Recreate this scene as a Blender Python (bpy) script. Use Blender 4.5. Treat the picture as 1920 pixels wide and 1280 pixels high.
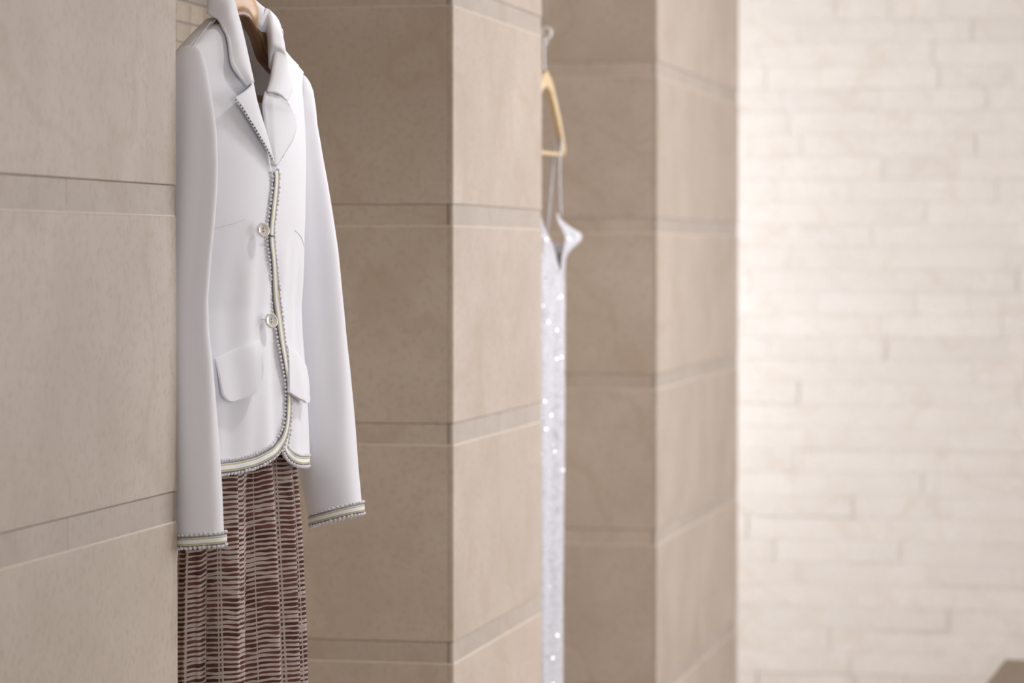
import bpy, bmesh, math, random
from mathutils import Vector, Matrix
random.seed(7)
scene = bpy.context.scene
for o in list(bpy.data.objects): bpy.data.objects.remove(o)
col = scene.collection

# ------------------------------------------------------------------ camera
FPX = 5700.0
H = 1.5534                      # eye height
PSI = math.radians(12.03)       # camera turned left of the wall direction (+Y)
PIT = math.radians(1.69)        # tilted down
cam_d = bpy.data.cameras.new('camera'); cam = bpy.data.objects.new('camera', cam_d); col.objects.link(cam)
cam_d.sensor_width = 36.0; cam_d.lens = FPX / 1920 * 36.0
cam.location = (0, 0, H)
cam.rotation_euler = (math.pi/2 - PIT, 0, PSI)
cam_d.clip_start = 0.05; cam_d.clip_end = 60
cam_d.dof.use_dof = True; cam_d.dof.focus_distance = 4.22; cam_d.dof.aperture_fstop = 5.2
scene.camera = cam

# ------------------------------------------------------------------ world, exposure, large lights
w = bpy.data.worlds.new('world'); scene.world = w; w.use_nodes = True
w.node_tree.nodes['Background'].inputs[0].default_value = (1.0, 0.97, 0.93, 1)
w.node_tree.nodes['Background'].inputs[1].default_value = 0.3
vs = scene.view_settings
vs.view_transform = 'Standard'; vs.look = 'None'; vs.gamma = 1.0; vs.use_curve_mapping = False
vs.exposure = 0.45

def area(name, loc, target, sx, sy, power, colr=(1, 1, 1), spread=math.pi):
    l = bpy.data.lights.new(name, 'AREA'); l.shape = 'RECTANGLE'; l.size = sx; l.size_y = sy
    l.energy = power; l.color = colr; l.spread = spread
    o = bpy.data.objects.new(name, l); col.objects.link(o); o.location = loc
    d = Vector(target) - Vector(loc); o.rotation_euler = d.to_track_quat('-Z', 'Y').to_euler()
    return o
area('window_daylight', (1.55, 6.95, 1.75), (-1.3, 6.95, 1.6), 3.3, 1.5, 66, (.975, .99, 1.06))
area('near_window_daylight', (1.55, .6, 1.7), (-1.3, 4.2, 1.5), 1.9, 1.5, 39, (.985, .99, 1.04))
area('alcove_daylight', (-2.75, 9.9, 1.45), (-1.2, 10.6, 1.45), 0.8, 1.3, 26, (.97, .99, 1.04))

# ------------------------------------------------------------------ helpers
CF_ = Vector((-math.sin(PSI)*math.cos(PIT), math.cos(PSI)*math.cos(PIT), -math.sin(PIT)))
CR_ = Vector((math.cos(PSI), math.sin(PSI), 0))
CU_ = CR_.cross(CF_)
CAM = Vector((0, 0, H))
def ray(u, v): return (CF_ + CR_*((u-960)/FPX) - CU_*((v-640)/FPX))

def tag(o, label=None, cat=None, group=None, kind=None):
    if label: o['label'] = label
    if cat: o['category'] = cat
    if group: o['group'] = group
    if kind: o['kind'] = kind
    return o
def empty(name, loc=(0, 0, 0), rz=0):
    o = bpy.data.objects.new(name, None); col.objects.link(o); o.location = loc; o.rotation_euler = (0, 0, rz)
    o.empty_display_size = 0.05
    return o
def link(name, me, mat, parent=None, smooth=False):
    o = bpy.data.objects.new(name, me); col.objects.link(o)
    if mat and not me.materials: me.materials.append(mat)
    if smooth:
        for p in me.polygons: p.use_smooth = True
    if parent is not None: o.parent = parent
    return o
def mesh(name, vs_, fs, uvs=None):
    me = bpy.data.meshes.new(name); me.from_pydata([tuple(v) for v in vs_], [], fs)
    if uvs:
        ul = me.uv_layers.new(name='UVMap')
        for lp in me.loops: ul.data[lp.index].uv = uvs[lp.vertex_index]
    me.update()
    return me
def grid_mesh(name, rows, closed=False, uv=None, cap=False):
    nr, nc = len(rows), len(rows[0])
    V = [p for r in rows for p in r]; F = []
    for i in range(nr-1):
        for j in range(nc if closed else nc-1):
            k = (j+1) % nc
            F.append((i*nc+j, i*nc+k, (i+1)*nc+k, (i+1)*nc+j))
    if cap:
        F.append(tuple(range(nc))[::-1]); F.append(tuple((nr-1)*nc+j for j in range(nc)))
    U = None
    if uv: U = [q for r in uv for q in r]
    return mesh(name, V, F, U)
def box_mesh(name, x0, x1, y0, y1, z0, z1, bev=0.0, seg=1):
    bm = bmesh.new(); bmesh.ops.create_cube(bm, size=1)
    for v in bm.verts:
        v.co = Vector(((x0+x1)/2 + v.co.x*(x1-x0), (y0+y1)/2 + v.co.y*(y1-y0), (z0+z1)/2 + v.co.z*(z1-z0)))
    if bev > 0: bmesh.ops.bevel(bm, geom=bm.edges[:], offset=bev, segments=seg, affect='EDGES', profile=0.5)
    me = bpy.data.meshes.new(name); bm.to_mesh(me); bm.free(); return me
def catmull(pts, n):
    """resample a polyline of tuples through a Catmull-Rom spline, n points"""
    P = [Vector(p) for p in pts]
    dense = []
    for i in range(len(P)-1):
        p0 = P[i-1] if i > 0 else P[i]*2-P[i+1]; p1 = P[i]; p2 = P[i+1]; p3 = P[i+2] if i+2 < len(P) else P[i+1]*2-P[i]
        for k in range(16):
            t = k/16
            dense.append(0.5*((2*p1)+(-p0+p2)*t+(2*p0-5*p1+4*p2-p3)*t*t+(-p0+3*p1-3*p2+p3)*t**3))
    dense.append(P[-1])
    L = [0]
    for a, b in zip(dense, dense[1:]): L.append(L[-1]+(b-a).length)
    out = []; j = 0
    for i in range(n):
        d = L[-1]*i/(n-1)
        while j < len(L)-2 and L[j+1] < d: j += 1
        t = (d-L[j])/max(1e-9, L[j+1]-L[j]); out.append(dense[j].lerp(dense[j+1], min(1, max(0, t))))
    return out
def interp(x, tab):
    """tab: list of tuples (x, a, b..) sorted; piecewise smooth interpolation"""
    if x <= tab[0][0]: return tab[0][1:]
    for a, b in zip(tab, tab[1:]):
        if x <= b[0]:
            t = (x-a[0])/(b[0]-a[0]); return tuple(p+(q-p)*t for p, q in zip(a[1:], b[1:]))
    return tab[-1][1:]
def tube_rows(pts, r, n=8, taper=None):
    rows = []; prev = None
    for i, p in enumerate(pts):
        t = (pts[min(i+1, len(pts)-1)] - pts[max(i-1, 0)]).normalized()
        if prev is None:
            a = Vector((0, 0, 1)) if abs(t.z) < .9 else Vector((1, 0, 0)); nrm = t.cross(a).normalized()
        else:
            nrm = (prev - t*prev.dot(t)).normalized()
        prev = nrm; bn = t.cross(nrm)
        rr = r*(taper[i] if taper else 1)
        rows.append([p + (nrm*math.cos(2*math.pi*k/n)+bn*math.sin(2*math.pi*k/n))*rr for k in range(n)])
    return rows
def tube(name, pts, r, mat, parent=None, n=8, taper=None):
    return link(name, grid_mesh(name, tube_rows([Vector(p) for p in pts], r, n, taper), closed=True, cap=True), mat, parent, True)
def smooth01(x): x = min(1, max(0, x)); return x*x*(3-2*x)

# ------------------------------------------------------------------ materials
def nt(name):
    m = bpy.data.materials.new(name); m.use_nodes = True; t = m.node_tree
    return m, t, t.nodes['Principled BSDF']
def node(t, typ, **kw):
    n = t.nodes.new(typ)
    for k, v in kw.items(): setattr(n, k, v)
    return n
def mixc(t, fac, a, b, blend='MIX'):
    n = node(t, 'ShaderNodeMix', data_type='RGBA', blend_type=blend)
    for s, val in ((0, fac), (6, a), (7, b)):
        if hasattr(val, 'is_linked') or hasattr(val, 'links'): t.links.new(val, n.inputs[s])
        else: n.inputs[s].default_value = val
    return n.outputs[2]
def mth(t, op, a, b=None, c=None):
    n = node(t, 'ShaderNodeMath', operation=op)
    for i, val in enumerate((a, b, c)):
        if val is None: continue
        if hasattr(val, 'links'): t.links.new(val, n.inputs[i])
        else: n.inputs[i].default_value = val
    return n.outputs[0]
def ramp(t, src, stops):
    n = node(t, 'ShaderNodeValToRGB'); cr = n.color_ramp
    while len(cr.elements) < len(stops): cr.elements.new(0.5)
    for e, (p, c) in zip(cr.elements, stops): e.position = p; e.color = c
    t.links.new(src, n.inputs[0]); return n.outputs[0]
def noise(t, vec, scale, detail=4, rough=.55):
    n = node(t, 'ShaderNodeTexNoise'); n.inputs['Scale'].default_value = scale; n.inputs['Detail'].default_value = detail
    n.inputs['Roughness'].default_value = rough
    if vec is not None: t.links.new(vec, n.inputs['Vector'])
    return n.outputs['Fac']
def bump(t, b, h, strength, dist):
    n = node(t, 'ShaderNodeBump'); n.inputs['Strength'].default_value = strength; n.inputs['Distance'].default_value = dist
    t.links.new(h, n.inputs['Height']); t.links.new(n.outputs[0], b.inputs['Normal'])
def plain(name, c, rough=.5, metal=0.0, spec=.5):
    m, t, b = nt(name); b.inputs['Base Color'].default_value = (*c, 1); b.inputs['Roughness'].default_value = rough
    b.inputs['Metallic'].default_value = metal; b.inputs['Specular IOR Level'].default_value = spec
    return m

def stone_mat(name, base, dark, rough=.72, var=.10):
    m, t, b = nt(name)
    geo = node(t, 'ShaderNodeNewGeometry'); oi = node(t, 'ShaderNodeObjectInfo')
    off = node(t, 'ShaderNodeVectorMath', operation='SCALE'); off.inputs['Scale'].default_value = 7.3
    cx = node(t, 'ShaderNodeCombineXYZ')
    for i in range(3): t.links.new(oi.outputs['Random'], cx.inputs[i])
    t.links.new(cx.outputs[0], off.inputs[0])
    add = node(t, 'ShaderNodeVectorMath', operation='ADD'); t.links.new(geo.outputs['Position'], add.inputs[0]); t.links.new(off.outputs[0], add.inputs[1])
    P = add.outputs[0]
    cloud = noise(t, P, 5.0, 6, .6); fine = noise(t, P, 90, 3, .6); grain = noise(t, P, 420, 2, .6)
    c = mixc(t, ramp(t, cloud, [(.36, (0, 0, 0, 1)), (.68, (1, 1, 1, 1))]), (*dark, 1), (*base, 1))
    c = mixc(t, ramp(t, fine, [(.30, (.55, .55, .55, 1)), (.5, (0, 0, 0, 1))]), c, (dark[0]*.8, dark[1]*.76, dark[2]*.70, 1))
    # small fossil spots
    vo = node(t, 'ShaderNodeTexVoronoi'); vo.inputs['Scale'].default_value = 16; t.links.new(P, vo.inputs['Vector'])
    spot = ramp(t, vo.outputs['Distance'], [(.03, (1, 1, 1, 1)), (.085, (0, 0, 0, 1))])
    sel = ramp(t, noise(t, P, 9, 2), [(.56, (0, 0, 0, 1)), (.64, (.6, .6, .6, 1))])
    c = mixc(t, mixc(t, 1.0, spot, sel, 'MULTIPLY'), c, (dark[0]*.62, dark[1]*.55, dark[2]*.47, 1))
    # veins
    wv = node(t, 'ShaderNodeTexWave', wave_type='BANDS', bands_direction='DIAGONAL'); wv.inputs['Scale'].default_value = 1.1
    wv.inputs['Distortion'].default_value = 14; wv.inputs['Detail'].default_value = 4; wv.inputs['Detail Scale'].default_value = 1.6
    t.links.new(P, wv.inputs['Vector'])
    vein = ramp(t, wv.outputs['Fac'], [(.0, (.28, .28, .28, 1)), (.045, (0, 0, 0, 1))])
    c = mixc(t, vein, c, (dark[0]*.85, dark[1]*.76, dark[2]*.66, 1))
    c = mixc(t, mth(t, 'MULTIPLY', grain, .16), c, (dark[0]*.75, dark[1]*.73, dark[2]*.7, 1))
    vr = mth(t, 'MULTIPLY_ADD', oi.outputs['Random'], var, 1-var*.5)
    vm = node(t, 'ShaderNodeVectorMath', operation='SCALE'); t.links.new(c, vm.inputs[0]); t.links.new(vr, vm.inputs['Scale'])
    t.links.new(vm.outputs[0], b.inputs['Base Color'])
    b.inputs['Roughness'].default_value = rough; b.inputs['Specular IOR Level'].default_value = .5
    bump(t, b, grain, .12, .0004)
    return m
M = {}
M['stone'] = stone_mat('beige_limestone', (.565, .485, .41), (.485, .405, .33), rough=.55)
M['band'] = stone_mat('beige_limestone_band', (.52, .45, .39), (.45, .385, .325), rough=.58, var=.06)
M['mosaic'] = stone_mat('mosaic_stone', (.60, .52, .42), (.50, .42, .33), var=.22)
M['grout'] = plain('grout', (.58, .52, .45), .9)
M['brick'] = stone_mat('pale_split_stone', (.79, .765, .735), (.745, .71, .67), var=.05)
M['plaster'] = plain('warm_plaster', (.78, .74, .69), .85)
M['floorstone'] = stone_mat('floor_limestone', (.55, .47, .39), (.45, .38, .31), .5)
M['steel'] = plain('brushed_steel', (.62, .62, .62), .28, 1.0)

def fabric(name, c, rough=.75, weave=1500, sheen=.25, bumpk=.12, trans=.25):
    m, t, b = nt(name); tc = node(t, 'ShaderNodeTexCoord')
    n = noise(t, tc.outputs['Object'], weave, 2); n2 = noise(t, tc.outputs['Object'], 60, 2)
    cc = mixc(t, mth(t, 'MULTIPLY', n2, .06), (*c, 1), (c[0]*.9, c[1]*.9, c[2]*.92, 1))
    t.links.new(cc, b.inputs['Base Color']); b.inputs['Roughness'].default_value = rough
    b.inputs['Sheen Weight'].default_value = sheen; b.inputs['Sheen Roughness'].default_value = .5
    b.inputs['Specular IOR Level'].default_value = .25
    bump(t, b, n, bumpk, .0004)
    if trans > 0:
        tr = node(t, 'ShaderNodeBsdfTranslucent'); tr.inputs[0].default_value = (*c, 1); mx = node(t, 'ShaderNodeMixShader'); mx.inputs[0].default_value = trans
        out = t.nodes['Material Output']; t.links.new(b.outputs[0], mx.inputs[1]); t.links.new(tr.outputs[0], mx.inputs[2]); t.links.new(mx.outputs[0], out.inputs[0])
    return m
M['white_cloth'] = fabric('white_crepe', (.895, .895, .935), trans=.10)
M['lining'] = fabric('white_lining', (.86, .85, .86), .55, trans=.35)
M['pompom'] = fabric('white_pompom_yarn', (.90, .89, .90), .9, 900, .5, .4)
M['seam'] = plain('seam_thread', (.70, .69, .72), .8)
M['black'] = plain('black_elastic', (.02, .02, .025), .6)

# ------------------------------------------------------------------ the room
FX = -1.258            # plane of the pier fronts
WX = -1.673            # plane of the niche backs
CEIL = 2.8
PIERS = [(0.59, 1.40), (2.99, 3.799), (5.392, 6.201), (7.686, 9.209)]
XL, XR, YB, YE = -3.1, 1.65, -1.5, 10.6
def struct(name, me, mat, label, cat):
    return tag(link(name, me, mat), label, cat, kind='structure')
struct('floor', box_mesh('floor', XL-.1, XR+.1, YB-.1, YE+.2, -.1, 0), M['floorstone'], 'beige stone floor below the hanging clothes', 'floor')
struct('ceiling', box_mesh('ceiling', XL-.1, XR+.1, YB-.1, YE+.2, CEIL, CEIL+.1), M['plaster'], 'plain pale ceiling above the niches', 'ceiling')

# left wall: one core with piers, faced with stone tiles
bm = bmesh.new()
def bbox(bm, x0, x1, y0, y1, z0, z1):
    m = Matrix.Translation(((x0+x1)/2, (y0+y1)/2, (z0+z1)/2)) @ Matrix.Diagonal((x1-x0, y1-y0, z1-z0, 1))
    bmesh.ops.create_cube(bm, size=1, matrix=m)
T = .010; G = .0003; BR = .0018
bbox(bm, WX-.15, WX-.006, YB, PIERS[-1][1]-T-.001, 0, CEIL)
for y0, y1 in PIERS: bbox(bm, WX-.006, FX-T-.0005, y0+T+.0005, y1-T-.0005, 0, CEIL)
me = bpy.data.meshes.new('wall_left'); bm.to_mesh(me); bm.free()
wall_left = struct('wall_left', me, M['grout'], 'limestone wall on the left with tiled piers and recessed niches', 'wall')
cache = {}
def tile(name, dims, loc, mat, bev, parent, seg=1):
    key = (name, tuple(round(d, 4) for d in dims), bev, mat.name)
    if key not in cache:
        dx, dy, dz = dims
        m_ = box_mesh(name, -dx/2, dx/2, -dy/2, dy/2, -dz/2, dz/2, bev, seg); m_.materials.append(mat); cache[key] = m_
    o = link(name, cache[key], None, parent); o.location = loc; return o
for pi, (y0, y1) in enumerate(PIERS):
    nsl = max(1, round((y1-y0)/.81)); 
    for k in range(7):
        zb, zt = .4*k, .4*k+.04; z1_ = .4*(k+1)
        for j in range(nsl):
            a = y0+(y1-y0)*j/nsl; b = y0+(y1-y0)*(j+1)/nsl
            tile('stone_tile', (T, b-a-(.0006 if nsl > 1 else 0), z1_-zt-2*G), (FX-T/2, (a+b)/2, (zt+z1_)/2), M['stone'], .0016, wall_left, 2)
            for h in range(2):
                c0 = a+(b-a)*h/2; c1 = a+(b-a)*(h+1)/2
                if j == 0 and h == 0: c0 += BR
                if j == nsl-1 and h == 1: c1 -= BR
                tile('band_tile', (T-BR, c1-c0-.0009, .04-2*G), (FX-BR-(T-BR)/2, (c0+c1)/2, (zb+zt)/2), M['band'], .0004, wall_left)
        for (yf, sg) in ((y0, 1), (y1, -1)):
            dx = FX-T-.0001-WX
            tile('stone_tile', (dx, T-.0003, z1_-zt-2*G), (WX+dx/2, yf+sg*(.0003+(T-.0003)/2), (zt+z1_)/2), M['stone'], .0005, wall_left)
            tile('band_tile', (dx-BR, T-.0018, .04-2*G), (WX+(dx-BR)/2, yf+sg*(.0018+(T-.0018)/2), (zb+zt)/2), M['stone'], .0004, wall_left)

# light grout bead along the lower joint of every band
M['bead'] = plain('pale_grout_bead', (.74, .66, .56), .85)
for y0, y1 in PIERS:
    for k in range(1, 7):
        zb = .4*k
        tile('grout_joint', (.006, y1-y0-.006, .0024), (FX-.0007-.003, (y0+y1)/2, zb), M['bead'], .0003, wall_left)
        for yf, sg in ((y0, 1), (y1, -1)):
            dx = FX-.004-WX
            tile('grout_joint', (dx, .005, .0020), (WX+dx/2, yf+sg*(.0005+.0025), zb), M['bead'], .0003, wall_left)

# mosaic on the niche backs
MP, MR = .0790, .0353
def mosaic_niche(ya, yb, singles):
    n = int((yb-ya)/MP); rest = bmesh.new()
    ys = [yb - (i+1)*MP - .023 for i in range(n)]
    zs = []
    z = 1.9885
    while z > MR: z -= MR; zs.append(z)
    z = 2.04
    while z < CEIL-MR: zs.append(z); z += MR
    for z in zs:
        for i, y in enumerate(ys+[yb-.023]):
            wd = MP if i < len(ys) else .023
            if y < ya-.001: continue
            if singles and y > 4.93 and .72 < z < 2.0:
                tile('mosaic_tile', (.006, wd-.004, MR-.004), (WX-.003, y+wd/2, z+MR/2), M['mosaic'], .0008, wall_left)
            else:
                bbox(rest, WX-.0055, WX, y+.002, y+wd-.002, z+.002, z+MR-.002)
    mm = bpy.data.meshes.new('mosaic_field'); rest.to_mesh(mm); rest.free()
    tag(link('mosaic_field', mm, M['mosaic'], wall_left), kind='stuff')
    # strip of stone at band height
    y = ya
    while y < yb-.01:
        e = min(y+.4, yb)
        tile('band_tile', (.006, e-y-.0015, .036), (WX-.003, (y+e)/2, 2.0105), M['band'], .0008, wall_left)
        y = e
for (a, b), (c, d) in zip(PIERS, PIERS[1:]): mosaic_niche(b, c, abs(c-5.392) < .01)
M['dark_inset'] = plain('dark_stone_inset', (.16, .155, .15), .5)
tile('inset_tile', (.004, .046, .034), (WX+.0015, 5.094, 2.012), M['dark_inset'], .0008, wall_left)

# end wall: courses of pale split stone, each block its own piece
wall_end = struct('wall_end', box_mesh('wall_end', XL-.1, XR+.1, YE+.02, YE+.12, 0, CEIL), M['brick'], 'pale bright stone block wall at the far end', 'wall')
rest = bmesh.new(); CH = .0785; rnd = random.Random(11)
z = 0.0
while z < CEIL-.02:
    h = min(CH, CEIL-z); x = XL - rnd.random()*.3
    while x < XR:
        L_ = rnd.choice((.18, .26, .34, .42, .5)); e = min(x+L_, XR)
        if e-x > .02 and e > XL:
            dp = rnd.choice((.0, .001, .002, .0035))
            if e > -1.70 and x < -.2 and z > .05 and z < 2.5:
                tile('stone_block', (round(e-x, 3)-.0004, .03+dp, h-.0004), ((x+e)/2, YE+.02-(.03+dp)/2+.0, z+h/2), M['brick'], .0008, wall_end)
            else:
                bbox(rest, max(x, XL)+.001, e-.001, YE-.01-dp, YE+.02, z+.001, z+h-.001)
        x = e
    z += CH
mm = bpy.data.meshes.new('stone_courses'); rest.to_mesh(mm); rest.free()
tag(link('stone_courses', mm, M['brick'], wall_end), kind='stuff')

# right wall with its window, wall behind the camera, alcove wall beyond the last pier
WY0, WY1, WZ0, WZ1 = 5.25, 8.65, .95, 2.55
WINS = [(-.4, 1.6), (WY0, WY1)]
bm = bmesh.new()
cuts = [YB] + [v for w_ in WINS for v in w_] + [YE+.1]
for a, b in zip(cuts[::2], cuts[1::2]): bbox(bm, XR, XR+.1, a, b, 0, CEIL)
for a, b in WINS: bbox(bm, XR, XR+.1, a, b, 0, WZ0); bbox(bm, XR, XR+.1, a, b, WZ1, CEIL)
me = bpy.data.meshes.new('wall_right'); bm.to_mesh(me); bm.free()
struct('wall_right', me, M['plaster'], 'plain pale wall opposite the niches', 'wall')
struct('wall_back', box_mesh('wall_back', XL, XR, YB-.1, YB, 0, CEIL), M['plaster'], 'plain pale wall behind the viewer', 'wall')
bm = bmesh.new(); bbox(bm, XL-.1, XL, 9.2, YE+.1, 0, CEIL); bbox(bm, XL, WX-.15, 9.1, 9.199, 0, CEIL)
me = bpy.data.meshes.new('wall_alcove'); bm.to_mesh(me); bm.free()
struct('wall_alcove', me, M['plaster'], 'pale wall of the side opening past the last pier', 'wall')
M['frame'] = plain('window_paint', (.8, .79, .77), .4)
M['pane'] = plain('frosted_pane', (.85, .87, .88), .3)
for n_, (wa, wb_) in enumerate(WINS):
    bm = bmesh.new(); mid = (wa+wb_)/2
    for a in (wa+.03, mid, wb_-.03): bbox(bm, XR+.02, XR+.07, a-.03, a+.03, WZ0, WZ1)
    for a in (WZ0+.03, WZ1-.03): bbox(bm, XR+.025, XR+.065, wa, wb_, a-.03, a+.03)
    me = bpy.data.meshes.new('window_%d' % (n_+1)); bm.to_mesh(me); bm.free()
    win = struct('window_%d' % (n_+1), me, M['frame'], ('narrower' if n_ == 0 else 'wider')+' white framed window in the wall opposite the niches', 'window')
    for a, b in ((wa+.06, mid-.03), (mid+.03, wb_-.06)):
        link('pane', box_mesh('pane', XR+.04, XR+.048, a, b, WZ0+.06, WZ1-.06), M['pane'], win)

# recessed ceiling downlights; the near one and the dress one are added for their light
def downlight(x, y, power, label, aim=None, ang=60):
    r = empty('ceiling_light', (x, y, CEIL)); tag(r, label, 'ceiling light', 'ceiling downlights')
    ring = []
    for rr, zz in ((.05, -.001), (.05, -.012), (.085, -.012), (.09, -.006), (.09, -.001)):
        ring.append([(rr*math.cos(2*math.pi*k/24), rr*math.sin(2*math.pi*k/24), zz) for k in range(24)])
    link('trim_ring', grid_mesh('trim_ring', ring, closed=True), M['steel'], r, True)
    if aim is None:
        l = bpy.data.lights.new('downlight_lamp', 'AREA'); l.shape = 'DISK'; l.size = .09
    else:
        l = bpy.data.lights.new('downlight_lamp', 'SPOT'); l.spot_size = math.radians(ang); l.spot_blend = .8; l.shadow_soft_size = .05
    l.energy = power; l.color = (1.0, .975, .97)
    o = bpy.data.objects.new('downlight_lamp', l); col.objects.link(o); o.parent = r; o.location = (0, 0, -.02)
    if aim: o.rotation_euler = (Vector(aim)-Vector((x, y, CEIL-.02))).to_track_quat('-Z', 'Y').to_euler()
downlight(.1, 1.6, 2, 'added fill lamp in a round steel ceiling ring nearest the viewer')  # unseen fill, added to lift the faces turned to the camera
downlight(-.50, 4.35, 38, 'round steel ceiling downlight aimed at the white jacket', (-1.25, 4.55, 1.35), 72)
downlight(-.50, 6.75, 14, 'added round steel ceiling downlight giving the slip dress sparkle', (-1.3, 7.0, 1.2), 70)  # unseen spot, added to make the sequins sparkle

# ------------------------------------------------------------------ the jacket
PHI = math.radians(9.0)
OX, OY = -1.273, 4.05
ZB = -.395
cP, sP = math.cos(PHI), math.sin(PHI)
def to_local(P):
    dx, dy = P.x-OX, P.y-OY
    return (dx*sP+dy*cP, dx*cP-dy*sP, P.z-H)          # s, f, z
def L(s, f, z): return Vector((f, s, z-ZB))             # jacket frame -> part coordinates
A_T = [(-.31, .186), (-.2, .182), (-.08, .172), (.05, .178), (.12, .182), (.2, .20), (.33, .21)]
B_T = [(-.31, .092), (-.2, .088), (-.08, .082), (.05, .090), (.12, .090), (.2, .084), (.33, .08)]
def zsh(s): return .312 - .45*(max(abs(s), .0)-.075)
def fsh(s): return .018 + .017*min(1, abs(s)/.2)
def body(s, z):
    """forward coordinate of the jacket front at s, z"""
    a, = interp(z, A_T); b, = interp(z, B_T)
    q = min(1.0, abs(s)/a)
    f = b*(1-q**2.3)**.5
    k = min(1, max(0, (zsh(s)-z)/.17)); g = math.sqrt(1-(1-k)**2)
    fs = fsh(s)
    if z > .085: 
        t = smooth01((z-.085)/.08); base = fs*t
        f = base + (f-base)*(g if k < 1 else 1)
    drape = smooth01((.06-z)/.12)
    f += drape*.0022*math.sin(s*62+z*6+.8) * smooth01((1-q)*4) + drape*.0012*math.sin(s*131-z*9)*smooth01((1-q)*4)
    return f if abs(s) < a*1.2 else f-.2
def pix_s(u, v, s):
    d = ray(u, v); ax = Vector((sP, cP, 0)); t = (s - (CAM-Vector((OX, OY, 0))).dot(ax))/d.dot(ax)
    return to_local(CAM+d*t)
def hit(u, v, off=0.0):
    d = ray(u, v); t0 = 3.55; prev = None
    def g(t):
        s, f, z = to_local(CAM+d*t); return f-(body(s, z)+off) if abs(s) < .22 else (1 if s < 0 else -1)
    t = t0; last = g(t)
    while t < 5.2:
        t2 = t+.01; cur = g(t2)
        if last > 0 and cur <= 0:
            a, b = t, t2
            for _ in range(24):
                m = (a+b)/2
                if g(m) > 0: a = m
                else: b = m
            return to_local(CAM+d*b)
        t, last = t2, cur
    return to_local(CAM+d*4.3)
def lift(u, v, s, off):
    """point of pixel (u,v) in plane s, pulled towards the camera until it clears the jacket front by off"""
    p = pix_s(u, v, s); d = ray(u, v)
    t = d.dot(Vector((OX+p[0]*sP+p[1]*cP, OY+p[0]*cP-p[1]*sP, H+p[2]))-CAM)/d.dot(d)
    for _ in range(60):
        q = to_local(CAM+d*t)
        if q[1] >= body(q[0], q[2])+off: return q
        t -= .004
    return q

jacket = empty('jacket', (OX, OY, H+ZB), -PHI)
tag(jacket, 'white tailored jacket with striped pompom trim hanging in front of the first niche', 'jacket')
def jp(name, rows, mat, thick=.0022, parent=None, closed=False, uv=None, off=-1, sub=0):
    par = parent or jacket
    o = link(name, grid_mesh(name, rows, closed=closed, uv=uv), mat, par, True)
    if thick:
        m_ = o.modifiers.new('thick', 'SOLIDIFY'); m_.thickness = thick; m_.offset = off
    if sub:
        m_ = o.modifiers.new('sub', 'SUBSURF'); m_.levels = sub; m_.render_levels = sub
    return o
def V3(p): return L(*p)

# edge of the near front: from the top button down and round the corner to the hem
EDGE_PX = [(515, 306), (519, 322), (519.5, 345), (517, 372), (514, 402), (511, 438), (514, 480), (518, 520), (522, 560), (527, 600), (531.5, 640),
           (536.5, 680), (541, 718), (542.5, 750), (541, 785), (537, 810), (530, 832), (520, 847), (508, 858), (494, 867), (478, 874), (460, 879), (440, 883.5), (418, 886), (404, 887.5), (392, 888.5)]
ROLL_N = [(436, -2, -.066), (446, 30, -.061), (454, 60, -.056), (465, 104, -.047), (475, 152, -.036), (482, 186, -.029), (490, 215, -.022), (504, 262, -.011), (515, 306, -.003)]
ROLL_F = [(504, 21, .060), (510, 60, .058), (511, 82, .056), (515, 98, .054), (511, 130, .045), (506, 155, .037), (499, 180, .029), (496, 205, .022), (500, 245, .013), (508, 280, .006), (515, 306, .001)]
roll_n = catmull([lift(u, v, s, .004) for u, v, s in ROLL_N], 40)
roll_f = catmull([lift(u, v, s, .001) for u, v, s in ROLL_F], 40)
edge = [Vector(hit(u, v, .004)) for u, v in EDGE_PX]
edge = catmull(edge, 110)
HEMZ = min(p.z for p in edge)
edge.append(Vector((-.17, body(-.17, HEMZ)+.004, HEMZ)))
for i in range(1, len(edge)): edge[i].z = min(edge[i].z, edge[i-1].z-.00005)

def left_lim(z):
    a, = interp(z, A_T)
    if z > zsh(.192): return min(.192, .075+(.312-z)/.45)
    return min(a*.999, .192)
def panel(name, curve, sign, off, nc=46):
    """rows from the side seam to the front edge curve (curve points: s,f,z, top to bottom)"""
    rows = []
    for p in curve:
        lim = left_lim(p.z)*sign; r = []
        z = p.z
        sR = p.x if (p.x-lim)*sign < 0 else lim
        dR = p.y-body(sR, z)
        for j in range(nc+1):
            w_ = j/nc; w2 = 1-(1-w_)**1.0
            s = lim+(sR-lim)*(w2**1.4 if False else (w2*w2*(.6)+w2*.4 if True else w2))
            f = body(s, z)+off+(dR-off)*w_**4
            r.append(L(s, f, z))
        if z > zsh(.192)-.0005:                            # turn the cloth over the shoulder seam
            sl = lim; f0 = fsh(sl)+off
            r = [L(sl, f0-.017, z-.0036), L(sl, f0-.008, z-.0006)] + r
        else: r = [r[0], r[0]] + r
        rows.append(r)
    return rows
front_n = jp('front_panel', panel('front_panel', [p for p in roll_n if p.z < .31][:-1]+edge, -1, .004), M['white_cloth'], .0025, off=1)
front_n['label'] = 'near front panel with the striped edge'
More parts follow.
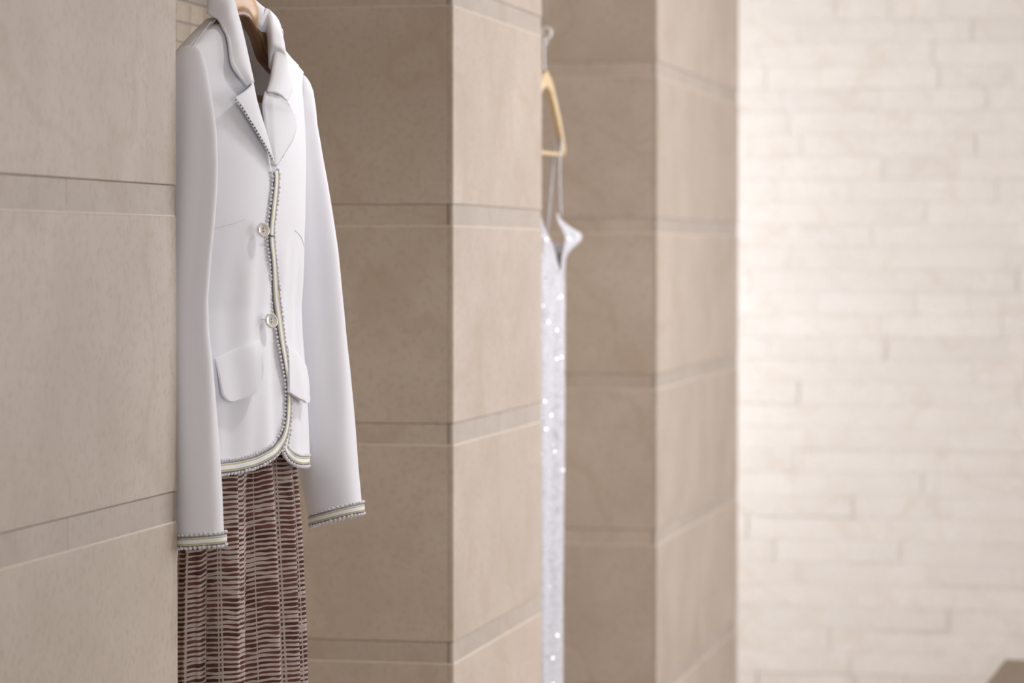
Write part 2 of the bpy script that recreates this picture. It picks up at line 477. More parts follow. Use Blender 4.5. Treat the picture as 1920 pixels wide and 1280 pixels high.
# far front panel, its corner visible under the trim
FEDGE = [(515, 306), (517, 360), (512, 440), (519, 520), (526, 600), (532, 680), (537, 750), (535, 800), (529, 838), (531, 848), (537, 857), (545, 865), (556, 870), (567, 871.5), (577, 870)]
fe = catmull([hit(u, v, 0) for u, v in FEDGE], 90)
for i in range(1, len(fe)): fe[i].z = min(fe[i].z, fe[i-1].z-.00005)
fe.append(Vector((.17, body(.17, fe[-1].z-.0001), fe[-1].z-.0001)))
front_f = jp('front_panel', panel('front_panel', [p for p in roll_f if p.z < .31][:-1]+fe, 1, 0.0), M['white_cloth'], .0025, off=-1)
# back panel
rows = []
for i in range(60):
    t = i/59; z = HEMZ+(.318-HEMZ)*t; lim = left_lim(z); r = []
    a, = interp(z, A_T)
    for j in range(41):
        s = -lim*math.cos(math.pi*j/40); q = min(1, abs(s)/a)
        k = min(1, max(0, (zsh(s)-z)/.2)); g = math.sqrt(1-(1-k)**2)
        fb = -.062*(1-q**2.6)**.5
        tt = smooth01((z-.085)/.08); base = fsh(s)*tt
        f = base+(fb-base)*g
        f += smooth01(-z/.2)*.003*math.sin(s*55)
        r.append(L(s, f, z))
    rows.append(r)
jp('back_panel', rows, M['lining'], .002)

# lapels: folded back from the roll line
def lapel(name, roll, outer, bulge, nseg=16, n=50):
    a = catmull(roll, n); b = catmull(outer, n); rows = []
    for p, q in zip(a, b):
        r = []
        for j in range(nseg+1):
            t = j/nseg; m = p.lerp(q, t)
            s, f, z = m
            f = max(f + bulge*4*t*(1-t)*(p-q).length, body(s, z)+.007)
            # roll of cloth at the fold
            f -= .004*(1-smooth01(t*5))
            r.append(L(s, f, z))
        rows.append(r)
    return rows
LN_R = [lift(u, v, s, .010) for u, v, s in ((475, 154, -.036), (482, 186, -.029), (490, 215, -.022), (503, 262, -.011), (515, 309, -.003))]
LN_OPX = [(438, 184), (446, 193), (455, 205), (468, 226), (480, 245), (491, 264), (501, 282), (508, 296), (515, 310)]
LN_O = [hit(u, v, .020-.012*(i/8)) for i, (u, v) in enumerate(LN_OPX)]
lap_n = jp('lapel', lapel('lapel', LN_R, LN_O, .06), M['white_cloth'], .003, off=0); lap_n['label'] = 'near lapel with pompom edge'
LF_R = [lift(u, v, s, .006) for u, v, s in ((501, 172, .030), (497.5, 190, .025), (497, 208, .020), (502, 245, .013), (508, 280, .006), (515, 308, .001))]
LF_OPX = [(539, 191), (546, 205), (553, 220), (554, 240), (547, 262), (533, 285), (517, 310)]
LF_O = [hit(u, v, .017-.010*(i/6)) for i, (u, v) in enumerate(LF_OPX)]
lap_f = jp('lapel', lapel('lapel', LF_R, LF_O, .05), M['white_cloth'], .003, off=0)

# collar: stand, roll line and leaf all the way round the neck
roll_c = [lift(u, v, s, .010) for u, v, s in ((475, 154, -.036), (464, 104, -.047), (454, 60, -.056), (446, 30, -.061), (436, -2, -.066))] + \
    [(-.060, .022, .366), (-.038, .004, .376), (0, -.006, .380), (.036, .010, .372)] + \
    [pix_s(488, 14, .050), pix_s(504, 21, .060)] + [lift(u, v, s, .006) for u, v, s in ((510, 60, .058), (512, 82, .056), (516, 98, .054), (512, 130, .045), (507, 155, .037), (501, 173, .030))]
outer_c = [lift(463, 161, -.072, .014), lift(437, 126, -.092, .012), lift(429, 95, -.093, .010), lift(420, 60, -.092, .010), lift(408, 37, -.090, .008)] + \
    [(-.086, .020, .322), (-.062, .012, .326), (0, -.014, .330), (.06, -.020, .327)] + \
    [pix_s(523, 52, .084), pix_s(528, 78, .088)] + [lift(u, v, s, .013) for u, v, s in ((531, 92, .090), (536, 115, .095), (541, 140, .098), (546, 158, .099), (546, 172, .093), (539, 190, .082))]
n = 120
rc = catmull(roll_c, n)
# resample outer with the same parameter as roll (index based)
def by_index(pts, n):
    m = (n-1)/(len(pts)-1); out = []
    P = [Vector(p) for p in pts]
    for i in range(n):
        x = i/m; k = min(len(P)-2, int(x)); t = x-k
        p0 = P[k-1] if k > 0 else P[k]*2-P[k+1]; p1 = P[k]; p2 = P[k+1]; p3 = P[k+2] if k+2 < len(P) else P[k+1]*2-P[k]
        out.append(0.5*((2*p1)+(-p0+p2)*t+(2*p0-5*p1+4*p2-p3)*t*t+(-p0+3*p1-3*p2+p3)*t**3))
    return out
rc = by_index(roll_c, n); oc = by_index(outer_c, n)
rows = []
for i in range(n):
    p, q = rc[i], oc[i]; e = min(1, min(i, n-1-i)/25)
    r = []
    c = Vector((0, .03, p.z))                         # inward direction for the stand
    inw = (Vector((0, .035, 0))-Vector((p.x, p.y, 0))); inw = inw.normalized() if inw.length > 1e-6 else Vector((0, 0, 0))
    for t in (1.0, .66, .33):                          # stand going down inside
        r.append(L(*(p+inw*(.003+.002*t)*e+Vector((0, 0, -.032*t*e)))))
    for j in range(13):
        t = j/12; m = p.lerp(q, t); outn = Vector((p.x, p.y-.02, 0)); outn = outn.normalized() if outn.length > 1e-6 else outn
        m = m + outn*(.010*math.sin(math.pi*min(1, t*1.1))*(1-t*.5)) + Vector((0, 0, .004*math.sin(math.pi*t)*(1-t)))
        if abs(m.x) > .02 and m.z < zsh(m.x) and i not in range(n//3, 2*n//3): m.y = max(m.y, body(m.x, m.z)+.006+.006*t)
        r.append(L(*m))
    rows.append(r)
jp('collar', rows, M['white_cloth'], .003, off=0)

# sleeves
SL_N = [(85, 350, 357), (87, 343, 365), (91, 335, 373), (98, 328, 379), (110, 321, 383), (130, 315, 388), (160, 311, 392), (200, 308, 397.5), (250, 306, 402.5), (300, 305, 405), (350, 303, 404), (400, 302, 401), (480, 300, 394),
        (560, 299, 388.5), (620, 300, 391), (680, 302, 398), (760, 306, 404), (850, 312, 410.5), (930, 317, 416), (1024, 322, 420.5)]
SL_F = [(140, 562, 569), (143, 556, 573), (149, 548, 578), (158, 541, 583), (172, 535, 588), (200, 530, 592), (235, 528, 594.5), (290, 524, 603), (340, 522, 612), (400, 522, 622), (470, 525, 633), (590, 530, 646), (700, 540, 656.5), (800, 550, 664), (885, 561, 671), (940, 573, 677), (975, 581, 680)]
def sleeve(tab, s0, s1, sgn, tilt):
    v0, v1 = tab[0][0], tab[-1][0]; rows = []; info = []
    cum = 90; NA = 56
    vv = [v0+(v1-v0)*((i/cum)**1.6) for i in range(cum+1)]
    for v in vv:
        uL, uR = interp(v, tab); k = (v-v0)/(v1-v0)
        s = s0+(s1-s0)*k
        c = pix_s((uL+uR)/2, v, s); d = pix_s(uR, v, s)
        hw = (d[1]-c[1])*.90                            # half width across the view
        rf = hw/(.952 if sgn < 0 else .985); rs = rf*(.70 if sgn < 0 else .90)
        r = []
        for j in range(NA):
            th = 2*math.pi*j/NA
            fold = 1+smooth01(k*6)*(.06*math.sin(3*th+2.2+k*3)+.065*math.sin(5*th+1.0-k*4)*(1-.5*k))*(1-.75*smooth01((k-.75)*4))
            ds, df = rs*math.cos(th)*fold, rf*math.sin(th)*fold
            r.append((s+ds, c[1]+df, c[2]+tilt*df*smooth01((k-.5)*2)))
        rows.append(r)
    return rows
cuffs = []
for tab, s0, s1, sgn, tilt, nm in ((SL_N, -.204, -.214, -1, .08, 'near'), (SL_F, .210, .232, 1, .28, 'far')):
    rr = sleeve(tab, s0, s1, sgn, tilt)
    o = jp('sleeve', [[L(*p) for p in r] for r in rr], M['white_cloth'], .002, closed=True, off=-1)
    o['label'] = nm + ' sleeve with a striped cuff'
    cuffs.append((o, rr))

# striped ribbon and pompoms
def ribbon_mat():
    m, t, b = nt('striped_ribbon'); uv = node(t, 'ShaderNodeUVMap'); sp = node(t, 'ShaderNodeSeparateXYZ'); t.links.new(uv.outputs[0], sp.inputs[0])
    wv = mth(t, 'SINE', mth(t, 'MULTIPLY', sp.outputs[0], 2*math.pi/.0017))
    u = mth(t, 'ADD', sp.outputs[1], mth(t, 'MULTIPLY', wv, .012))
    W_, O_, D_ = (.88, .87, .88, 1), (.44, .42, .16, 1), (.13, .11, .15, 1)
    n_ = node(t, 'ShaderNodeValToRGB'); cr = n_.color_ramp; cr.interpolation = 'CONSTANT'
    st = [(0, D_), (.14, W_), (.175, O_), (.32, W_), (.68, O_), (.825, W_), (.86, D_)]
    while len(cr.elements) < len(st): cr.elements.new(.5)
    for e, (p, c) in zip(cr.elements, st): e.position = p; e.color = c
    t.links.new(u, n_.inputs[0])
    tw = ramp(t, mth(t, 'SINE', mth(t, 'MULTIPLY', sp.outputs[0], 2*math.pi/.0012)), [(.0, (.45, .45, .45, 1)), (.5, (0, 0, 0, 1))])
    c = mixc(t, mth(t, 'MULTIPLY', tw, .5), n_.outputs[0], (.80, .79, .78, 1))
    t.links.new(c, b.inputs['Base Color']); b.inputs['Roughness'].default_value = .8
    bump(t, b, tw, .4, .0004)
    return m
M['ribbon'] = ribbon_mat()
M['yarn_dark'] = plain('dark_edge_yarn', (.11, .10, .12), .85)
def ribbon(name, pts, nrm, width, parent, lift_=.0016, closed=False):
    """pts local Vectors along the outer edge; the ribbon runs inwards from it. nrm(i) outward normal of the cloth, inward side chosen by sign of width"""
    n_ = len(pts); rows = []; uv = []; d = 0; ins = []
    for i, p in enumerate(pts):
        a = pts[(i-1) % n_ if closed else max(0, i-1)]; b = pts[(i+1) % n_ if closed else min(n_-1, i+1)]
        if i: d += (p-pts[i-1]).length
        t = (b-a).normalized(); nn = nrm(i); side = nn.cross(t).normalized()*width
        rows.append([p+nn*lift_*1.2+side*(-.03+1.06*k/4) + nn*(.0004 if k in (0, 4) else .001) for k in range(5)])
        uv.append([(d, k/4) for k in range(5)])
        ins.append((p+nn*lift_, side))
    if closed: rows.append(rows[0]); uv.append([(d+(pts[0]-pts[-1]).length, k/4) for k in range(5)])
    o = link(name, grid_mesh(name, rows, uv=uv), M['ribbon'], parent, True)
    m_ = o.modifiers.new('thick', 'SOLIDIFY'); m_.thickness = .0012; m_.offset = 0
    return o, ins
PR = .0026
def pompoms(name, pts, parent, spacing=.0062, r=PR, jit=.0006):
    bm = bmesh.new(); d = 0; nxt = 0; rn = random.Random(3)
    for a, b in zip(pts, pts[1:]):
        l = (b-a).length
        while nxt <= d+l:
            p = a.lerp(b, (nxt-d)/max(l, 1e-9)) + Vector((rn.uniform(-jit, jit), rn.uniform(-jit, jit), rn.uniform(-jit, jit)))
            m = Matrix.Translation(p) @ Matrix.Diagonal((r*rn.uniform(.85, 1.2), r*rn.uniform(.85, 1.2), r*rn.uniform(.85, 1.15), 1))
            bmesh.ops.create_icosphere(bm, subdivisions=2, radius=1, matrix=m)
            nxt += spacing*rn.uniform(.92, 1.08)
        d += l
    me = bpy.data.meshes.new(name); bm.to_mesh(me); bm.free()
    return tag(link(name, me, M['pompom'], parent, True), kind='stuff')
def nrm_body(pl):
    def f(i):
        p = pl[i]; s, z = p.y, p.z+ZB; e = .004
        gs = (body(s+e, z)-body(s-e, z))/(2*e); gz = (body(s, z+e)-body(s, z-e))/(2*e)
        return Vector((1, -gs, -gz)).normalized()
    return f
# near front edge
el = [L(*p) for p in edge[2:-1]]
rb, ins = ribbon('edge_ribbon', el, nrm_body(el), -.0135, front_n)
pompoms('pompom_trim', [p-sd*.16 for p, sd in ins], rb)
pompoms('pompom_trim', [p+sd*1.26 for p, sd in ins], rb, r=.0020, spacing=.0055)
# far front edge (visible at the corner of the hem)
fl = [L(*p) for p in fe if p.z < -.22]
rb, ins = ribbon('edge_ribbon', fl, nrm_body(fl), .0115, front_f)
pompoms('pompom_trim', [p-sd*.20 for p, sd in ins], rb, r=.0028)
pompoms('pompom_trim', [p+sd*1.15 for p, sd in ins], rb)
# lapel edge
lo = [L(*p) for p in catmull(LN_O, 60)]
tube('edge_cord', [p+Vector((.001, 0, 0)) for p in lo], .0011, M['yarn_dark'], lap_n, 6)
pompoms('pompom_trim', [p+Vector((.0018, -.001, -.0012)) for p in lo], lap_n, r=.0016, spacing=.0058, jit=.0003)
lo = [L(*p) for p in catmull(LF_O, 50)]
pompoms('pompom_trim', [p+Vector((.0, .001, -.001)) for p in lo], lap_f, r=.0014, spacing=.004, jit=.0003)
# cuffs
for o, rr in cuffs:
    ring = [L(*p) for p in rr[-1]]; cen = sum(ring, Vector())/len(ring)
    def nc(i, ring=ring, cen=cen): 
        v = ring[i]-cen; v.z = 0; v = Vector((v.x, v.y*2.2, 0)); return v.normalized()
    ring2 = [p+Vector((0, 0, .002)) for p in ring]
    d0 = nc(0).cross((ring[1]-ring[-1]).normalized())
    wdt = .0125 if d0.z > 0 else -.0125
    rb, ins = ribbon('cuff_ribbon', ring2, nc, wdt, o, closed=True)
    pp = [p-sd*.16 for p, sd in ins]; pompoms('pompom_trim', pp+[pp[0]], rb)
    pp = [p+sd*1.2 for p, sd in ins]; pompoms('pompom_trim', pp+[pp[0]], rb, r=.0020)

# pocket flaps
def flap(pts_top, pts_bot, off0, off1, name='pocket_flap'):
    a = catmull([hit(u, v, off0) for u, v in pts_top], 24); b = catmull([hit(u, v, off1) for u, v in pts_bot], 24); rows = []
    for i in range(13):
        t = i/12; r = []
        for p, q in zip(a, b):
            m = p.lerp(q, t); m.y = max(m.y, body(m.x, m.z)+off0+(off1-off0)*t**.7); r.append(L(*m))
        rows.append(r)
    o = jp(name, rows, M['white_cloth'], .004, off=0)
    bv = o.modifiers.new('bev', 'BEVEL'); bv.width = .0015; bv.segments = 3; bv.limit_method = 'ANGLE'
    return o
flap([(401.5, 672), (420, 662), (440, 653), (462, 645), (484, 638)], [(417, 738), (424, 748), (434, 753), (452, 748), (470, 742), (483, 733), (491, 716), (494, 690)], .005, .016)
flap([(537, 647), (548, 655), (560, 668), (571, 685)], [(541, 735), (550, 741), (562, 748), (574, 755), (579, 752), (580, 735)], .003, .011)

# seams and darts
def seam(px, par, off=.0040, r=.0005):
    pts = catmull([hit(u, v, off) for u, v in px], 24)
    tube('seam', [L(*p) for p in pts], r, M['seam'], par, 5)
seam([(398, 428), (420, 423), (442, 417), (462, 410)], front_n)
seam([(553, 432), (561, 439), (567, 450), (570, 462)], front_f, .0002)
seam([(396, 40), (385, 54), (372, 72), (362, 86)], front_n)

# mother of pearl buttons
def pearl():
    m, t, b = nt('mother_of_pearl'); tc = node(t, 'ShaderNodeTexCoord')
    n_ = noise(t, tc.outputs['Object'], 130, 3); lw = node(t, 'ShaderNodeLayerWeight')
    x = mth(t, 'ADD', mth(t, 'MULTIPLY', n_, 1.0), mth(t, 'MULTIPLY', lw.outputs['Facing'], .25))
    c = ramp(t, x, [(.36, (.50, .38, .34, 1)), (.46, (.90, .86, .84, 1)), (.54, (.60, .63, .62, 1)), (.60, (.92, .86, .72, 1)), (.66, (.74, .66, .70, 1)), (.74, (.45, .46, .48, 1))])
    t.links.new(c, b.inputs['Base Color']); b.inputs['Roughness'].default_value = .16; b.inputs['Metallic'].default_value = .25
    b.inputs['Coat Weight'].default_value = .5
    bump(t, b, n_, .2, .001)
    return m
M['pearl'] = pearl(); M['hole'] = plain('button_hole_dark', (.09, .07, .05), .7)
def button(u, v, nrm, dia, label):
    p = L(*hit(u, v, .013)); n_ = Vector(nrm).normalized()
    q = n_.to_track_quat('Z', 'Y'); prof = [(0, .0011), (.35, .0009), (.62, .0012), (.85, .0022), (.96, .0020), (1.0, .0008), (.93, -.0008), (.5, -.0016), (0, -.0017)]
    rows = [[q @ Vector((max(rr, .001)*dia/2*math.cos(2*math.pi*k/32), max(rr, .001)*dia/2*math.sin(2*math.pi*k/32), zz)) for k in range(32)] for rr, zz in prof]
    o = link('button', grid_mesh('button', rows, closed=True), M['pearl'], jacket, True); o.location = p; o['label'] = label
    up = Vector((0, 0, 1)) - n_*n_.z; up.normalize()
    for sg in (-1, 1):
        c = up*sg*.0021; hr = [[c + n_*(.0013) + (q @ Vector((r_*math.cos(2*math.pi*k/12), r_*math.sin(2*math.pi*k/12), 0))) for k in range(12)] for r_ in (.00095, .00001)]
        link('thread_hole', grid_mesh('thread_hole', hr, closed=True), M['hole'], o)
    side = n_.cross(up).normalized()
    tube('shank_thread', [n_*-.001+side*0, n_*-.007, n_*-.012-side*.001], .0008, M['seam'], o, 6)
    return o, p
# camera direction in jacket axes, for judging how the buttons face
button(493, 431, (.89, -.44, .12), .0208, 'upper shell button')
button(508, 601, (.90, -.40, .18), .0218, 'lower shell button')
pl = [L(*hit(u, v, o_)) for u, v, o_ in ((500, 438, .010), (504, 440, .009), (509, 442, .009), (514.5, 443.5, .006))]
tube('button_loop', pl, .0009, M['black'], jacket, 6)
pl = [L(*hit(u, v, o_)) for u, v, o_ in ((505, 607, .010), (500, 604, .009), (496, 599, .006), (491, 598, .0045))]
tube('button_loop', pl, .0006, M['seam'], jacket, 6)

# ------------------------------------------------------------------ hangers
def wood(name, c1, c2, rough=.35):
    m, t, b = nt(name); tc = node(t, 'ShaderNodeTexCoord'); mp = node(t, 'ShaderNodeMapping'); t.links.new(tc.outputs['Object'], mp.inputs[0])
    mp.inputs['Scale'].default_value = (9, 1.2, 9)
    n_ = noise(t, mp.outputs[0], 14, 5); wv = node(t, 'ShaderNodeTexWave'); wv.inputs['Scale'].default_value = 4; wv.inputs['Distortion'].default_value = 5
    t.links.new(mp.outputs[0], wv.inputs['Vector'])
    f = mth(t, 'ADD', mth(t, 'MULTIPLY', n_, .7), mth(t, 'MULTIPLY', wv.outputs['Fac'], .3))
    t.links.new(ramp(t, f, [(.3, (*c1, 1)), (.7, (*c2, 1))]), b.inputs['Base Color']); b.inputs['Roughness'].default_value = rough
    bump(t, b, n_, .1, .0006)
    return m
M['wood'] = wood('varnished_wood', (.50, .28, .13), (.66, .42, .22))
M['undershade_wood'] = wood('shaded_underside_wood', (.22, .115, .06), (.28, .155, .085))  # wood darkened to stand for the shade under the hanger arms
M['palewood'] = wood('pale_wood', (.68, .50, .28), (.78, .62, .38))
M['benchwood'] = wood('brown_wood', (.13, .09, .055), (.20, .145, .09), .5)
def hanger(name, loc, rz, half, drop, zc, h0, th, barz, mat, barr=.006, f0=0., curve=.03, bar=True, prof=None, under=None, tap=.35):
    r = empty(name, loc, rz)
    body_ = []
    for i in range(41):
        s = -half+2*half*i/40; q = abs(s)/half
        z = interp(q, prof)[0] if prof else zc-drop*q**1.25; h = h0*(1-tap*q); t_ = th*(1-.15*q); f = f0+curve*q*q
        sec = []
        for k in range(16):
            an = 2*math.pi*k/16; ca, sa = math.cos(an), math.sin(an)
            sec.append(Vector((f+t_/2*math.copysign(abs(ca)**.5, ca), s, z+h/2*math.copysign(abs(sa)**.5, sa))))
        body_.append(sec)
    link('arm', grid_mesh('arm', body_, closed=True, cap=True), mat, r, True)
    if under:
        link('underside_shade', grid_mesh('underside_shade', [[Vector((v.x*1.0, v.y, c.z-h0*(1-tap*abs(c.y)/half)*.5-.003+(v.z-c.z)*.25)) for v in sec] for sec, c in ((q_, sum(q_, Vector())/16) for q_ in body_)], closed=True, cap=True), under, r, True)  # strip below the arms, their underside shade put in as colour
    if bar:
        hb = half*.86; q = .86
        tube('trouser_bar', [(f0+curve*q*q, -hb+2*hb*i/12, barz) for i in range(13)], barr, mat, r, 12)
        for sg in (-1, 1):
            zt = interp(q, prof)[0] if prof else zc-drop*q**1.25
            tube('bar_post', [(f0+curve*q*q, sg*hb, barz-.004+(zt-barz)*i/4) for i in range(5)], barr*1.1, mat, r, 10)
    return r
def hook(r, z0, z1, rad, f0, parent_mat):
    pts = [(f0, 0, z0+(z1-z0)*i/6) for i in range(7)]
    for i in range(1, 15):
        a = math.pi*1.25*i/14
        pts.append((f0, rad-rad*math.cos(a)+0, z1+rad*math.sin(a)))
    tube('hook', pts, .0017, parent_mat, r, 8)
jh = hanger('clothes_hanger', (OX, OY, H), -PHI, .168, .085, .348, .044, .018, .214, M['wood'], .0055, .024, .006, True, [(0, .356), (.12, .351), (.3, .322), (.42, .291), (.6, .272), (.75, .260), (1, .226)], M['undershade_wood'], .72)
tag(jh, 'varnished wooden clothes hanger inside the white jacket', 'hanger')
hook(jh, .370, .425, .018, .024, M['steel'])
def wire(name, x, y, z0, label, ringr):
    r = empty(name, (x, y, z0)); tag(r, label, 'hanging wire')
    tube('cable', [(0, 0, ringr+(CEIL-z0-ringr)*i/10) for i in range(11)], .0009, M['wirem'], r, 6)
    pts = [((ringr)*math.sin(2*math.pi*i/28), 0, ringr*math.cos(2*math.pi*i/28)) for i in range(29)]
    tube('ring', pts, ringr*.38, M['ringm'], r, 10)
    return r
M['wirem'] = plain('thin_grey_cable', (.5, .47, .43), .4, .5)
M['ringm'] = plain('clear_pale_ring', (.88, .85, .80), .3)
def jw(s, f, z): return Vector((OX+s*sP+f*cP, OY+s*cP-f*sP, H+z))
p = jw(.018, .024, .447); wire('hanging_wire', p.x, p.y, p.z, 'thin cable with pale ring holding the jacket hanger', .0085)

# ------------------------------------------------------------------ pleated skirt under the jacket
def skirt_mat():
    m, t, b = nt('brown_striped_chiffon'); uv = node(t, 'ShaderNodeUVMap'); sp = node(t, 'ShaderNodeSeparateXYZ'); t.links.new(uv.outputs[0], sp.inputs[0])
    X, Y = sp.outputs[0], sp.outputs[1]
    sc = node(t, 'ShaderNodeCombineXYZ'); t.links.new(mth(t, 'MULTIPLY', X, 18), sc.inputs[0]); t.links.new(mth(t, 'MULTIPLY', Y, 3.5), sc.inputs[1])
    wob = noise(t, sc.outputs[0], 1.0, 2)
    y2 = mth(t, 'ADD', mth(t, 'MULTIPLY_ADD', X, .10, Y), mth(t, 'MULTIPLY', wob, .010))
    q = mth(t, 'DIVIDE', y2, .0067); fr = mth(t, 'FRACT', q)
    sd = node(t, 'ShaderNodeCombineXYZ'); t.links.new(mth(t, 'MULTIPLY', X, 24), sd.inputs[0]); t.links.new(mth(t, 'MULTIPLY', mth(t, 'FLOOR', q), 3.7), sd.inputs[1])
    wid = noise(t, sd.outputs[0], 1.0, 2)
    tri = mth(t, 'ABSOLUTE', mth(t, 'SUBTRACT', fr, .5))
    lim = mth(t, 'MULTIPLY_ADD', wid, .95, -.215)
    br = mth(t, 'MULTIPLY_ADD', mth(t, 'SUBTRACT', lim, tri), 12, .5); br_n = node(t, 'ShaderNodeClamp'); t.links.new(br, br_n.inputs[0]); br = br_n.outputs[0]
    # ladder lines running down the cloth
    vx = mth(t, 'FRACT', mth(t, 'DIVIDE', X, .082))
    def band(c, hw): return mth(t, 'LESS_THAN', mth(t, 'ABSOLUTE', mth(t, 'SUBTRACT', vx, c)), hw)
    lines = mth(t, 'MAXIMUM', mth(t, 'MAXIMUM', band(.10, .018), band(.17, .016)), band(.66, .010))
    br = mth(t, 'MULTIPLY', br, mth(t, 'SUBTRACT', 1.0, mth(t, 'MULTIPLY', lines, .9)))
    n3 = noise(t, sd.outputs[0], .6, 3)
    brown = mixc(t, ramp(t, n3, [(.4, (0, 0, 0, 1)), (.6, (1, 1, 1, 1))]), (.105, .042, .036, 1), (.20, .085, .068, 1))
    rib = mth(t, 'MULTIPLY_ADD', mth(t, 'SINE', mth(t, 'MULTIPLY', X, 2*math.pi/.0021)), .22, .22)
    c = mixc(t, br, mixc(t, rib, (.82, .72, .665, 1), (.58, .50, .455, 1)), brown)
    t.links.new(c, b.inputs['Base Color']); b.inputs['Roughness'].default_value = .8; b.inputs['Specular IOR Level'].default_value = .2
    cr = mth(t, 'SINE', mth(t, 'MULTIPLY', X, 2*math.pi/.0016)); bump(t, b, cr, .35, .0006)
    tr = node(t, 'ShaderNodeBsdfTranslucent'); t.links.new(c, tr.inputs[0]); tp = node(t, 'ShaderNodeBsdfTransparent')
    m1 = node(t, 'ShaderNodeMixShader'); m1.inputs[0].default_value = .22; m2 = node(t, 'ShaderNodeMixShader')
    t.links.new(mth(t, 'MULTIPLY_ADD', br, -.10, .16), m2.inputs[0])
    t.links.new(b.outputs[0], m1.inputs[1]); t.links.new(tr.outputs[0], m1.inputs[2]); t.links.new(m1.outputs[0], m2.inputs[1]); t.links.new(tp.outputs[0], m2.inputs[2])
    t.links.new(m2.outputs[0], t.nodes['Material Output'].inputs[0])
    return m
M['skirt'] = skirt_mat()
SB = -.98
skirt = empty('skirt', (OX, OY, H+SB), -PHI)
tag(skirt, 'long brown and cream striped pleated chiffon skirt below the white jacket', 'skirt')
NS = 360; rows = []; uvs = []
def fold(th, k):
    # knife-like pleats: a wide face turned outwards, then a narrow step
    ph = (4.5*(math.pi-th)/math.pi + .18*math.sin(th*2+1) + .12*k) % 1.0
    a = 1-ph/.70 if ph < .70 else (ph-.70)/.30
    a = a*.55+smooth01(a)*.45
    return (a-.5) + .10*math.sin(th*13+1.2-1.3*k+.6*math.sin(th*3)) + .05*math.sin(th*27+1.5*k)
zt, zb = -.10, -.96
base_len = None
for i in range(121):
    k = i/120; z = zt+(zb-zt)*k
    Aa = .110+.013*smooth01(k*2.5)+.020*k; Bb = .034+.004*smooth01(k*2.5)+.014*k; amp = .015+.013*smooth01(k*2)+.015*k
    r = []; 
    for j in range(NS):
        th = 2*math.pi*j/NS; ns, nf = math.cos(th)/Aa, math.sin(th)/Bb; l = math.hypot(ns, nf); ns, nf = ns/l, nf/l
        d = amp*fold(th, k)
        r.append(Vector((.025+Bb*math.sin(th)+nf*d, Aa*math.cos(th)+ns*d, z-SB)))
    if i == 70:
        base_len = [0.0]
        for a, b in zip(r, r[1:]): base_len.append(base_len[-1]+(b-a).length)
    rows.append(r+[r[0].copy()])
base_len.append(base_len[-1]+.004)
for i in range(121): uvs.append([(base_len[j], (zt+(zb-zt)*i/120)) for j in range(NS+1)])
link('pleated_panel', grid_mesh('pleated_panel', rows, uv=uvs), M['skirt'], skirt, True)
wb = [[Vector((v.x, v.y, v.z+dz)) for v in rows[0][:-1]] for dz in (.03, .0)]
link('waistband', grid_mesh('waistband', wb, closed=True), M['lining'], skirt, True)
for sg in (-1, 1):
    tube('hanging_loop', [(.030, sg*.09, -.07-SB), (.029, sg*.095, .02-SB), (.028, sg*.10, .12-SB), (.027, sg*.10, .208-SB)], .0015, M['lining'], skirt, 6)

# ------------------------------------------------------------------ sequinned slip dress in the second niche
DX, DY = -1.313, 6.50; PH2 = math.radians(5)
c2, s2 = math.cos(PH2), math.sin(PH2)
def dw(s, f, z): return Vector((DX+s*s2+f*c2, DY+s*c2-f*s2, H+z))
dh = hanger('clothes_hanger', (DX, DY, H), -PH2, .176, .15, .378, .034, .018, .216, M['palewood'], .0045, .0, -.010, True, [(0, .378), (.2, .362), (.5, .312), (.8, .262), (.93, .235), (1, .222)])
tag(dh, 'pale wooden clothes hanger carrying the thin dress straps', 'hanger')
hook(dh, .388, .4605, .012, .0, M['steel'])
p = dw(.012, 0, .477); wire('hanging_wire', p.x, p.y, p.z, 'thin cable with pale ring holding the slip dress hanger', .0105)
def sequin_mat():
    m, t, b = nt('white_sequin_cloth'); tc = node(t, 'ShaderNodeTexCoord'); vo = node(t, 'ShaderNodeTexVoronoi'); vo.inputs['Scale'].default_value = 260
    t.links.new(tc.outputs['Object'], vo.inputs['Vector'])
    c = mixc(t, ramp(t, vo.outputs['Color'], [(.2, (0, 0, 0, 1)), (.8, (1, 1, 1, 1))]), (.50, .495, .53, 1), (.68, .675, .71, 1))
    t.links.new(c, b.inputs['Base Color']); b.inputs['Roughness'].default_value = .38; b.inputs['Specular IOR Level'].default_value = .6
    bump(t, b, vo.outputs['Distance'], .5, .002)
    return m
M['sequin_cloth'] = sequin_mat(); M['sequin'] = plain('sequin_foil', (.93, .93, .96), .12, .85)
DB = -1.42
dress = empty('slip_dress', (DX, DY, H+DB), -PH2)
tag(dress, 'long white sequinned slip dress with thin straps hanging behind the stone pier', 'dress')
ND = 160; rows = []
def dz_top(s, front):
    q = abs(s)
    return interp(q, [(0, -.045), (.05, .01), (.085, .08), (.10, .088), (.115, .076), (.14, .046), (.16, .034), (.3, .03)])[0] if front else interp(q, [(0, -.10), (.06, -.06), (.10, -.0), (.15, .02), (.3, .02)])[0]
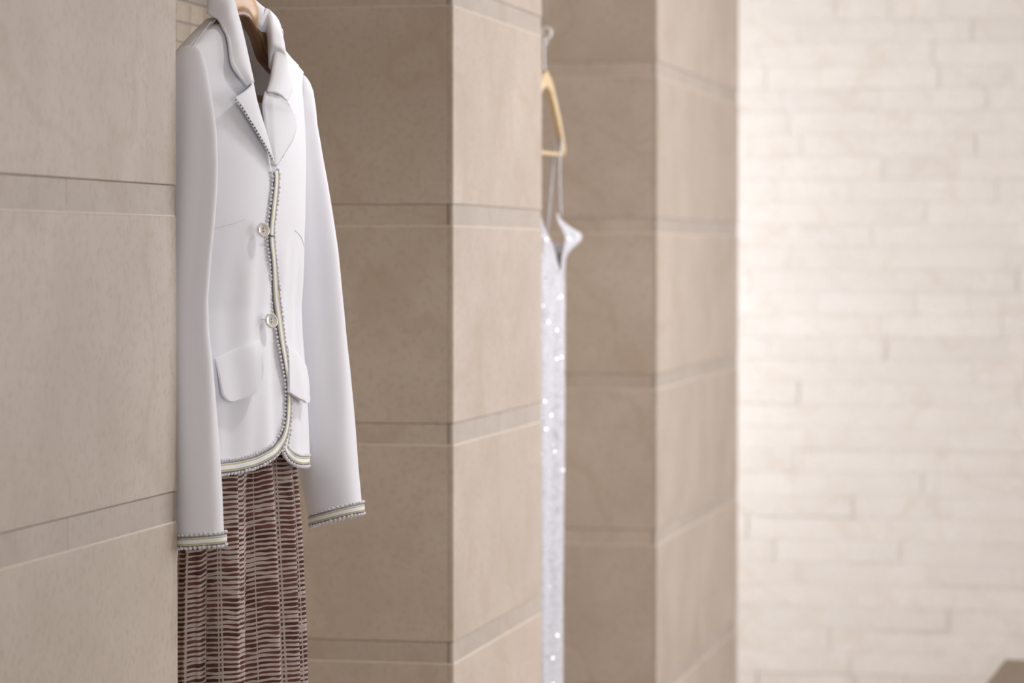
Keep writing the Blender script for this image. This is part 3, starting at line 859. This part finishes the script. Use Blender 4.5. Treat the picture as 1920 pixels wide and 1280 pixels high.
for i in range(111):
    k = i/110; r = []
    for j in range(ND):
        th = 2*math.pi*j/ND; cs, sn = math.cos(th), math.sin(th)
        top = dz_top(.165*cs, sn > 0); z = top+(-1.36-top)*k**1.25
        Aa = .112+.056*math.exp(-((z-.034)/.030)**2)+.004*math.sin(z*7)-.014*smooth01((-z-.3)*2)
        Bb = .034-.004*smooth01((-z-.3)*2)-.022*smooth01((z-.02)/.06)
        amp = .0075*smooth01(-z*8)
        bust = .030*math.exp(-((z-.034)/.032)**2)*smooth01((abs(cs)-.55)/.4)*(1 if sn > -.15 else max(0, 1+(sn+.15)*4))
        d = 1+amp/.034*(math.sin(th*9+.5+z*1.5)*.7+math.sin(th*5-z)*.6)
        r.append(Vector((Bb*sn*d+bust, Aa*cs*(1+.25*(d-1)), z-DB)))
    rows.append(r)
body_o = link('dress_body', grid_mesh('dress_body', rows, closed=True), M['sequin_cloth'], dress, True)
bm = bmesh.new(); rn = random.Random(5)
for n_ in range(1500):
    i = rn.randrange(1, 108); j = rn.randrange(ND)
    p = rows[i][j]; a = rows[i][(j+1) % ND]-rows[i][j-1]; b_ = rows[i+1][j]-rows[i-1][j]; nn = a.cross(b_)
    if nn.length < 1e-9: continue
    nn.normalize(); 
    if nn.dot(Vector((p.x, p.y*.1, 0))) < 0: nn = -nn
    tilt = Vector((rn.gauss(0, .35), rn.gauss(0, .35), rn.gauss(0, .35))); q = (nn+tilt).normalized().to_track_quat('Z', 'Y')
    vs_ = [bm.verts.new(p+nn*.0022+q @ Vector((.0021*math.cos(math.pi*k/3), .0021*math.sin(math.pi*k/3), 0))) for k in range(6)]
    bm.faces.new(vs_)
me = bpy.data.meshes.new('sequins'); bm.to_mesh(me); bm.free()
tag(link('sequins', me, M['sequin'], body_o), kind='stuff')
for sg in (-1, 1):
    zs_ = interp(.55, [(0, .378), (.2, .362), (.5, .312), (.8, .262), (1, .222)])[0]
    def zarm(s): return interp(abs(s)/.176, [(0, .378), (.2, .362), (.5, .312), (.8, .262), (.93, .235), (1, .222)])[0]
    sA = .142*sg
    pts = [(.008, .100*sg, .080), (.002, .112*sg, .13), (-.004, .132*sg, .20), (-.002, sA, zarm(sA)-.002), (-.006, sA, zarm(sA)+.0145), (-.012, sA, zarm(sA)+.008), (-.020, .136*sg, .20), (-.026, .125*sg, .10), (-.030, .112*sg, .012)]
    cp = catmull(pts, 40)
    tube('strap', [(p.x, p.y, p.z-DB) for p in cp], .0032, M['sequin_cloth'], dress, 8)

# ------------------------------------------------------------------ low wooden bench at the right edge of the view
bench = empty('bench', (-.405, 8.31, 0), math.radians(-3))
tag(bench, 'low brown wooden bench at the lower right corner', 'bench')
bw, bl, bz = .44, 1.30, .45
for i in range(3):
    x0 = i*bw/3
    link('seat_plank', box_mesh('seat_plank', x0+.001, x0+bw/3-.001, -bl, 0, bz-.035, bz, .003, 2), M['benchwood'], bench)
link('apron', box_mesh('apron', .03, bw-.03, -bl+.05, -.05, bz-.10, bz-.036, .002), M['benchwood'], bench)
for x in (.05, bw-.05):
    for y in (-.09, -bl+.09):
        link('leg', box_mesh('leg', x-.025, x+.025, y-.025, y+.025, 0, bz-.036, .004), M['benchwood'], bench)
